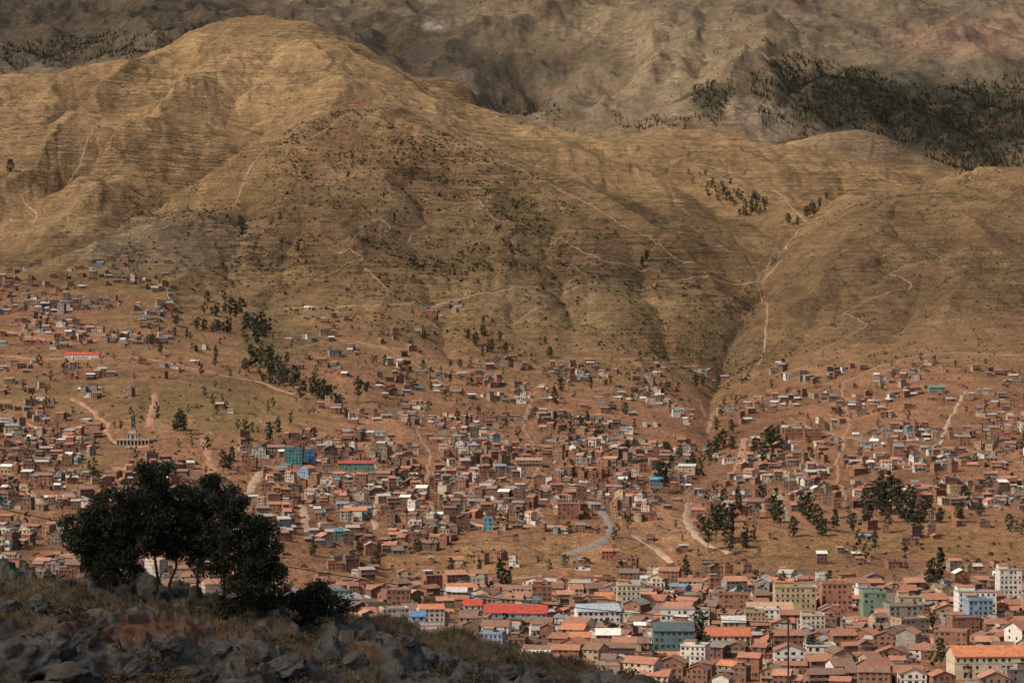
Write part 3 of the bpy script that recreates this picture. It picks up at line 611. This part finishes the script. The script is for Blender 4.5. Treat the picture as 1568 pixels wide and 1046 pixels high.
FR=[([(1062,135),(1120,120),(1125,150),(1100,190),(1062,180)],.9),([(1150,115),(1210,85),(1300,100),(1420,140),(1568,110),(1700,110),(1700,260),(1470,265),(1400,225),(1300,190),(1230,215),(1225,195),(1160,190)],.98),
([(930,180),(1060,180),(1060,200),(930,200)],.4),([(0,70),(340,35),(345,50),(180,95),(0,105)],.5),([(740,150),(850,160),(880,190),(780,180)],.4)]
P=scatter(190000,-1800,2000,4950,7000,FR,.35,110); print("forest",len(P)); merged("distant_forest",P,fl_,.45,1.0,[barkm,leafm])
P=scatter(14000,-1500,2000,5200,8500,[([(-300,-50),(1900,-50),(1900,260),(-300,260)],.3)],1.8,115); merged("distant_trees",P,fl_,.4,.9,[barkm,leafm])
P=scatter(9000,300,750,3400,4200,[([(1010,258),(1060,262),(1165,300),(1175,330),(1140,335),(1060,290),(1010,270)],.9)],.8,117); merged("tree_row",P[:220],ft,.7,1.3,[barkm,leafm])
P=scatter(6000,-800,-100,2200,3000,[([(310,465),(350,465),(420,500),(430,560),(520,600),(520,625),(460,612),(380,575),(370,530),(300,500)],.5)],1.2,123); print("grove",len(P)); merged("eucalyptus_grove",P[:260],ft,.9,1.7,[barkm,leafm])
P=scatter(1500,0,700,1650,2700,[([(1070,600),(1200,640),(1210,720),(1180,850),(1060,860),(1070,720)],.25),([(1300,740),(1430,740),(1430,820),(1300,820)],.35)],.6,127); merged("ravine_trees",P,ft,.7,1.5,[barkm,leafm])
P=scatter(5200,-1000,1000,1500,2700,[([(-100,500),(1700,560),(1700,895),(-100,895)],.35)],1.2,119); merged("village_trees",P,ft,.35,1.15,[barkm,leafm])
P=scatter(900,-320,350,1010,1480,[([(-100,895),(1700,895),(1700,1400),(-100,1400)],.35)],.8,121); merged("city_trees",P,ft,.5,1.0,[barkm,leafm])
print("veg",time.time()-T0)

# ---------------------------------------------------------------- monument with statue
x,y,z=MON; b=B()
b.box(-17,17,-7,7,-5,.8,3); b.box(-15,15,-5,5,.8,1.2,3)
b.box(-14.5,14.5,-2,4.5,1.2,5.4,0); b.box(-15.3,15.3,-5,5.2,5.4,6.3,0)
for i in range(10):
    xx_=-14.6+i*29.2/9; b.box(xx_-.45,xx_+.45,-4.8,-3.9,1.2,5.4,0)
for i in range(9): xx_=-13+i*26/8; b.box(xx_-.9,xx_+.9,-2.05,-2,1.3,4.4,2)
b.box(-5,5,-3,4,6.3,11.2,0); b.box(-5.5,5.5,-3.5,4.5,11.2,11.8,0); b.box(-1,1,-3.06,-3,6.5,10,2); b.box(-3,3,-2,2.6,11.8,15.5,0); b.box(-3.4,3.4,-2.4,3,15.5,16,0)
for e in (-1,1): b.box(min(e*3.2,e*4.2),max(e*3.2,e*4.2),-3.06,-3,6.9,10,2)
mon=bpy.data.objects.new("monument",None); mon.location=(x,y+7,z); link(mon)
pm=bpy.data.objects.new("pedestal",b.mesh("pedestal",[simple("monument_stone",(.4,.33,.25),.2,.3),conc_m,glass_m,conc_m])); pm.parent=mon; link(pm)
sv_=[((0,0,9),1.5),((0,0,11),1.6),((0,0,12.8),1.75),((0,0,14),.6),((0,0,15.2),.95),((0,-.1,16.1),.55),
 ((-1.7,0,12.9),.75),((-2.6,-.8,10.8),.55),((-2.4,-1.8,9.3),.4),((1.7,0,12.9),.75),((3.3,-.8,13.3),.55),((4.8,-1.4,14.4),.38),
 ((-.9,0,8),.95),((-1.1,-.1,4.2),.75),((-1.2,.1,.4),.55),((-1.2,-1,.1),.5),((.9,0,8),.95),((1.2,-.5,4.2),.75),((1.3,-.3,.4),.55),((1.3,-1.4,.1),.5)]
ed=[(0,1),(1,2),(2,3),(3,4),(4,5),(2,6),(6,7),(7,8),(2,9),(9,10),(10,11),(0,12),(12,13),(13,14),(14,15),(0,16),(16,17),(17,18),(18,19)]
sm=bpy.data.meshes.new("statue"); sm.from_pydata([(p[0]*.95,p[1]*.95,p[2]*.95+16) for p,_ in sv_],ed,[]); so=bpy.data.objects.new("statue",sm); link(so)
mo=so.modifiers.new("s",'SKIN'); 
for i,(p,rr) in enumerate(sv_): sm.skin_vertices[0].data[i].radius=(rr*1.2,rr*1.0)
sm.skin_vertices[0].data[0].use_root=True; so.modifiers.new("ss",'SUBSURF').levels=1; sm.materials.append(simple("bronze_patina",(.07,.08,.055),.2,.5,.5,.4)); so.parent=mon

# ---------------------------------------------------------------- rocky foreground ledge
def nonuni(a,b,lo,hi,s,grow=1.12):
    l=[lo];st_=s
    while l[-1]>a: st_*=grow; l.append(l[-1]-st_)
    h=[hi];st_=s
    while h[-1]<b: st_*=grow; h.append(h[-1]+st_)
    return np.array(l[::-1]+list(np.arange(lo+s,hi-s/2,s))+h)
gx=nonuni(-170,170,-25,9,.08); gy=nonuni(-60,175,50,103,.10)
GX,GY=np.meshgrid(gx,gy)
crx=np.array([-170,-40,-21,-17,-14,-11,-8,-5,-3,-1,1.5,4.5,10,20,60,170.]); crz=np.array([-22,-9,-9.0,-9.2,-9.45,-9.8,-10.3,-10.8,-11.25,-11.7,-12.3,-13.1,-15,-19,-35,-60])
def ledge(x,y,detail=True):
    cz_=np.interp(x,crx,crz)
    near=np.interp(y,[-60,-5,3,20,40,60],[-6,-1.9,-1.75,-3.9,-6.9,-9.0])
    prof=np.interp(y,[58,66,74,82,90,96,102,120,150,175],[-.3,-.75,-.6,-.4,-.15,0,-1.8,-14,-34,-52])
    k=sst(40,66,y); z=near*(1-k)+(cz_+prof)*k
    z=np.minimum(z,np.where(y<62,near+np.minimum(0,(cz_+9.2))*sst(5,60,y),1e3))
    if detail:
        a=sst(18,50,y); rkm_=sst(-.3,.1,pn(x/6,y/8,128))
        z=z+a*(.6*(ridged(x/7,y/9,2,130)-.7)+(.12+.55*rkm_)*(ridged(x/2.4,y/3.2,4,135)-.6)+.09*fbm(x/.6,y/.7,3,140)*(1+rkm_))
        st_=np.floor(z*2.2+.8*pn(x/1.5,y/1.5,144))/2.2; z=z*(1-.5*rkm_*a)+st_*.5*rkm_*a
    return z
GZ=ledge(GX,GY)
rk=M("rocky_ground",.95,.1)
rock=rk.ramp(rk.noise(1.1,8,rough=.78),[(.3,(.06,.052,.042)),(.45,(.16,.142,.115)),(.58,(.27,.245,.205)),(.7,(.46,.42,.36))])
grs=rk.ramp(rk.noise(2.0,7,rough=.8),[(.35,(.07,.05,.028)),(.52,(.17,.122,.07)),(.7,(.32,.24,.14))])
ra=rk.n.new("ShaderNodeAttribute"); ra.attribute_name="rock"
cc=rk.mix(rk.rng(rk.mul(ra.outputs["Fac"],rk.noise(1.2,6,rough=.7),'ADD'),.85,1.05,0,1),grs,rock)
at=rk.n.new("ShaderNodeAttribute"); at.attribute_name="soil"
soil=rk.mix(rk.noise(1.5,4),(.22,.1,.055),(.38,.185,.1)); cc=rk.mix(rk.mul(at.outputs["Fac"],rk.rng(rk.noise(.9,5),.35,.5,0,1)),cc,soil)
rk.bump(rk.noise(3,9,rough=.8),.4,1.0); rkm=rk.out(cc)
me=np_mesh("rocky_ledge",np.stack([GX,GY,GZ],-1).reshape(-1,3),grid_faces(*GX.shape),[rkm],True)
gu,gv=proj(GX,np.maximum(GY,1),GZ); sl=np.exp(-(((gu-230)/170)**2+((gv-962)/22)**2)**1.5)+np.exp(-(((gu-520)/60)**2+((gv-1000)/14)**2))*.6
me.attributes.new("soil",'FLOAT','POINT').data.foreach_set("value",np.clip(sl*1.3,0,1).astype(np.float32).ravel())
me.attributes.new("rock",'FLOAT','POINT').data.foreach_set("value",sst(-.45,.15,pn(GX/6,GY/8,128)+.3*pn(GX/1.5,GY/2,129)).astype(np.float32).ravel())
link(bpy.data.objects.new("rocky_ledge",me))
def lhit(u,v):
    t=(u-CU)/F; ys=np.arange(50,110,.1); z=ledge(t*ys,ys); vv=HV-F*z/ys; k=np.argmax(vv<=v)
    if not (vv<=v).any(): k=int(np.argmin(vv))
    return t*ys[k],ys[k],float(z[k])
bm_=M("weathered_rock",.95,.1); bc=bm_.ramp(bm_.noise(1.5,9,rough=.8),[(.3,(.055,.048,.038)),(.45,(.15,.132,.107)),(.58,(.25,.228,.19)),(.72,(.45,.41,.35))]); bm_.bump(bm_.noise(3,9,rough=.8),.4,1.0); rockm=bm_.out(bc)
import bmesh
def blobmesh(name,sub,sx,sy,sz,seed,amp,freq,mat,smooth=True,facet=0):
    bm=bmesh.new(); bmesh.ops.create_icosphere(bm,subdivisions=sub,radius=1); co=np.array([v.co for v in bm.verts])
    if facet:
        rg=np.random.default_rng(seed); nn=rg.normal(size=(facet,3)); nn/=np.linalg.norm(nn,axis=1)[:,None]; off=rg.uniform(.55,.85,facet)
        for a,o_ in zip(nn,off):
            d=co@a-o_; co=co-np.where(d>0,d,0)[:,None]*a*.92
    n=fbm(co[:,0]*freq+co[:,2]*1.7,co[:,1]*freq-co[:,2]*1.3,5,seed)+.5*ridged(co[:,0]*freq+co[:,2]*2,co[:,1]*freq+co[:,2]*freq,3,seed+5)
    co=co*(1+amp*n)[:,None]*np.array([sx,sy,sz])
    for v,c in zip(bm.verts,co): v.co=c
    me=bpy.data.meshes.new(name); bm.to_mesh(me); bm.free(); me.materials.append(mat)
    if smooth: me.polygons.foreach_set("use_smooth",np.ones(len(me.polygons),bool))
    return me
for i,(u,v,sx,sz) in enumerate([(20,1020,1.5,.9),(75,1012,1.0,.8),(110,1038,.9,.6),(255,1000,.7,.45),(190,908,.5,.35),(400,1010,.7,.5),(440,1018,.8,.45),(505,1008,1.0,.75),(545,1022,.7,.5),(600,1032,.8,.5),(560,978,.5,.35),(660,1012,.5,.35),(720,1028,.6,.35),(60,928,.6,.4),(12,940,.7,.5),(300,1042,.8,.45),(150,960,.5,.3),(210,1038,.7,.5),(470,960,.5,.35),(340,1000,.5,.35),(130,990,.6,.35),(620,990,.45,.3),(780,1035,.5,.3),(100,900,.45,.3)]):
    x,y,z=lhit(u,v); o=bpy.data.objects.new("boulder",blobmesh("boulder",5,sx,sx*.8,sz,200+i,.16,2.0,rockm,True,16)); o.location=(x,y,z+sz*.05); o.rotation_euler=(R.uniform(-.3,.3),R.uniform(-.3,.3),R.uniform(0,6)); link(o)
n=15000; x=rng.uniform(-24,8,n); y=rng.uniform(56,101,n); k=(pn(x/3,y/3,150)+.5*pn(x/.8,y/.8,151)-.9*sst(-.3,.1,pn(x/6,y/8,128)))>-.4; x,y=x[k],y[k]; z=ledge(x,y); n=len(x)
nb=11; tl=np.repeat(rng.uniform(.5,1.3,n),nb); bx=np.repeat(x,nb)+rng.normal(0,.08,n*nb); by=np.repeat(y,nb)+rng.normal(0,.08,n*nb); bz=np.repeat(z,nb)-.03; h=rng.uniform(.1,.34,n*nb)*tl; dx=rng.normal(0,.12,n*nb)*tl; dy=rng.normal(0,.12,n*nb)*tl; w=.013
Vg=np.stack([np.stack([bx-w,by,bz],1),np.stack([bx+w,by,bz],1),np.stack([bx+dx+w*.3,by+dy,bz+h],1),np.stack([bx+dx-w*.3,by+dy,bz+h],1)],1).reshape(-1,3)
stw=M("straw",.9,.1); stm=stw.out(stw.ramp(stw.noise(.7,4),[(.3,(.09,.065,.037)),(.5,(.2,.145,.08)),(.7,(.34,.26,.15))]))
link(bpy.data.objects.new("dry_grass",np_mesh("dry_grass",Vg,np.arange(len(Vg)).reshape(-1,4),[stm])))
def scr(seed,n=160):
    rg=np.random.default_rng(seed); q=rg.normal(size=(n,3)); q/=np.linalg.norm(q,axis=1)[:,None]; q*=(rg.random(n)**.4)[:,None]; q[:,2]=np.abs(q[:,2])*.8
    v,f=quads(q,None,.13,rg,.4); return v,f,np.zeros(len(f),int)
n=900; x=rng.uniform(-24,8,n); y=rng.uniform(60,100,n); k=pn(x/4,y/4,160)>.0; x,y=x[k],y[k]
scm=M("scrub_leaves",.9,.1); scmm=scm.out(scm.ramp(scm.noise(.8,4),[(.35,(.04,.036,.018)),(.5,(.085,.066,.036)),(.7,(.14,.10,.055))]))
merged("scrub",np.stack([x,y,ledge(x,y)],1),[scr(i) for i in range(4)],.25,.7,[scmm],.8)
# foreground eucalyptus trees
fl=M("dark_leaves",.7,.25); flm=fl.out(fl.ramp(fl.noise(2.5,3),[(.3,(.02,.024,.012)),(.55,(.036,.04,.018)),(.75,(.065,.066,.03))]))
def fgtree(name,u,v,topv,wpx,crown0,seed,lean=0,ncl=34,nl=330,cr=.2,tr=.07,shape=.35):
    x,y,z=lhit(u,v); h=(v-topv)*y/F; w=wpx*y/F
    me=tree_mesh(name,h,w,crown0,ncl,nl,.085,seed,lean*y/F,tr,8,cr,.32,[barkm,flm],shape,.1)
    o=bpy.data.objects.new(name,me); o.location=(x,y,z-.1); link(o)
fgtree("eucalyptus_tree",240,918,718,135,.38,1,-8,38,340,.16)
fgtree("eucalyptus_tree",262,920,742,90,.4,2,12,20,300,.2)
fgtree("eucalyptus_tree",212,912,750,105,.38,3,-34,24,320,.19)
fgtree("eucalyptus_tree",195,908,782,115,.3,10,-60,30,320,.18)
fgtree("eucalyptus_tree",172,906,812,80,.22,12,-45,18,300,.22)
fgtree("eucalyptus_tree",300,924,736,100,.34,4,24,32,340,.17)
fgtree("eucalyptus_tree",335,930,752,95,.28,5,22,28,320,.19)
fgtree("eucalyptus_tree",380,936,796,95,.1,6,10,34,330,.19,.06)
fgtree("eucalyptus_tree",410,940,832,65,.08,11,8,18,280,.24,.05)
fgtree("bush",490,955,893,90,.1,7,0,26,200,.2,.03)
fgtree("bush",455,955,912,55,.05,8,0,14,170,.22,.02)
fgtree("bush",345,945,912,45,.05,9,0,10,150,.24,.02)
for k_ in range(9):
    x,y,z=lhit(365+R.uniform(-12,12),1036); hh=R.uniform(.6,1.5); V1,F1=tube([(0,0,0),(R.uniform(-.05,.05),0,hh*.5),(R.uniform(-.18,.18),0,hh)],[.008,.007,.012],4)
    o=bpy.data.objects.new("grass_stalk",np_mesh("grass_stalk",np.array(V1),np.array(F1),[stm])); o.location=(x,y,z); link(o)
# utility pole with cable
wood=simple("pole_wood",(.10,.08,.06),.2,2)
def pole(u,topv,d,hh):
    x=(u-CU)/F*d; z=(HV-topv)/F*d; V1,F1=tube([(0,0,-hh),(0,0,0)],[.14,.1],8); V2,F2=tube([(-.9,0,-.5),(.9,0,-.5)],[.06,.06],6)
    me=np_mesh("utility_pole",np.array(V1+V2),np.array(F1+[tuple(a+len(V1) for a in q) for q in F2]),[wood]); o=bpy.data.objects.new("utility_pole",me); o.location=(x,d,z); link(o); return Vector((x,d,z-.45))
a=pole(1207,948,260,75); b_=pole(-150,735,200,45)
pts_=[]
for i in range(41):
    t=i/40; p=b_.lerp(a,t); p.z-=2.2*4*t*(1-t); pts_.append(tuple(p))
V1,F1=tube(pts_,[.045]*41,5); link(bpy.data.objects.new("power_line",np_mesh("power_line",np.array(V1),np.array(F1),[simple("cable",(.03,.03,.03),.1,1)])))

# ---------------------------------------------------------------- sun, sky, clouds, camera
S=Vector((-.62,-.30,.72)).normalized()
def cloudmat(name,amax):
    c=M(name,1,0); c.b.inputs["Base Color"].default_value=(.85,.85,.85,1); tc=c.n.new("ShaderNodeTexCoord")
    k=c.n.new("ShaderNodeVectorMath"); k.operation='MULTIPLY_ADD'; c.L(tc.outputs["Generated"],k.inputs[0]); k.inputs[1].default_value=(2,2,0); k.inputs[2].default_value=(-1,-1,0)
    l=c.n.new("ShaderNodeVectorMath"); l.operation='LENGTH'; c.L(k.outputs[0],l.inputs[0])
    nz=c.rng(c.noise(.004,2,rough=.6),.3,.7,-.3,.3); r=c.mul(l.outputs["Value"],nz,'ADD')
    a=c.n.new("ShaderNodeMapRange"); a.interpolation_type='SMOOTHSTEP'; c.L(r,a.inputs[0])
    for i,q in enumerate((.25,.95,amax,0)): a.inputs[i+1].default_value=q
    c.L(a.outputs[0],c.b.inputs["Alpha"]); return c.m
c_thick=cloudmat("dense_cloud",.70); c_far=cloudmat("soft_cloud",.40); c_thin=cloudmat("thin_cloud",.22)
def cl_at(u,v,d,dist,rx,ry,seed,mat=c_far,amp=.2):
    o=bpy.data.objects.new("cloud",blobmesh("cloud",4,rx,ry,min(rx,ry)*.18,seed,amp,1.3,mat)); o.location=Vector(((u-CU)/F*d,d,(HV-v)/F*d))+S*dist; link(o)
cl_at(784,680,70,3400,520,520,401,mat=c_thick,amp=.1)
cl_at(120,30,6600,3600,1400,900,402); cl_at(600,70,6600,3600,560,900,403); cl_at(1430,170,5700,3600,600,500,404); cl_at(1250,-20,8400,3600,1200,600,405); cl_at(1740,120,6300,3600,500,800,407)
cl_at(700,330,3350,3200,560,420,408,mat=c_thin); cl_at(1400,410,3050,3200,560,420,409,mat=c_thin); cl_at(150,420,3050,3200,420,260,413,mat=c_thin)
sun=bpy.data.lights.new("sun",'SUN'); sun.energy=3.8; sun.angle=math.radians(.8); sun.color=(1,.89,.74)
so=bpy.data.objects.new("sun",sun); so.rotation_euler=S.to_track_quat('Z','Y').to_euler(); link(so)
w=bpy.data.worlds.new("World"); scene.world=w; w.use_nodes=True; nt=w.node_tree; sk=nt.nodes.new("ShaderNodeTexSky"); sk.sky_type='NISHITA'; sk.sun_disc=False
sk.sun_elevation=math.asin(S.z); sk.sun_rotation=math.atan2(S.x,S.y)%(2*math.pi); sk.dust_density=5
nt.links.new(sk.outputs[0],nt.nodes["Background"].inputs[0]); nt.nodes["Background"].inputs[1].default_value=.115
cam=bpy.data.cameras.new("camera"); cam.sensor_width=36; cam.lens=36*F/1568; cam.shift_y=37/1568; cam.clip_start=.5; cam.clip_end=30000
co=bpy.data.objects.new("camera",cam); co.rotation_euler=(math.pi/2,0,0); link(co); scene.camera=co
scene.view_settings.view_transform='Standard'; scene.view_settings.look='None'; scene.view_settings.exposure=0
print("done",time.time()-T0)
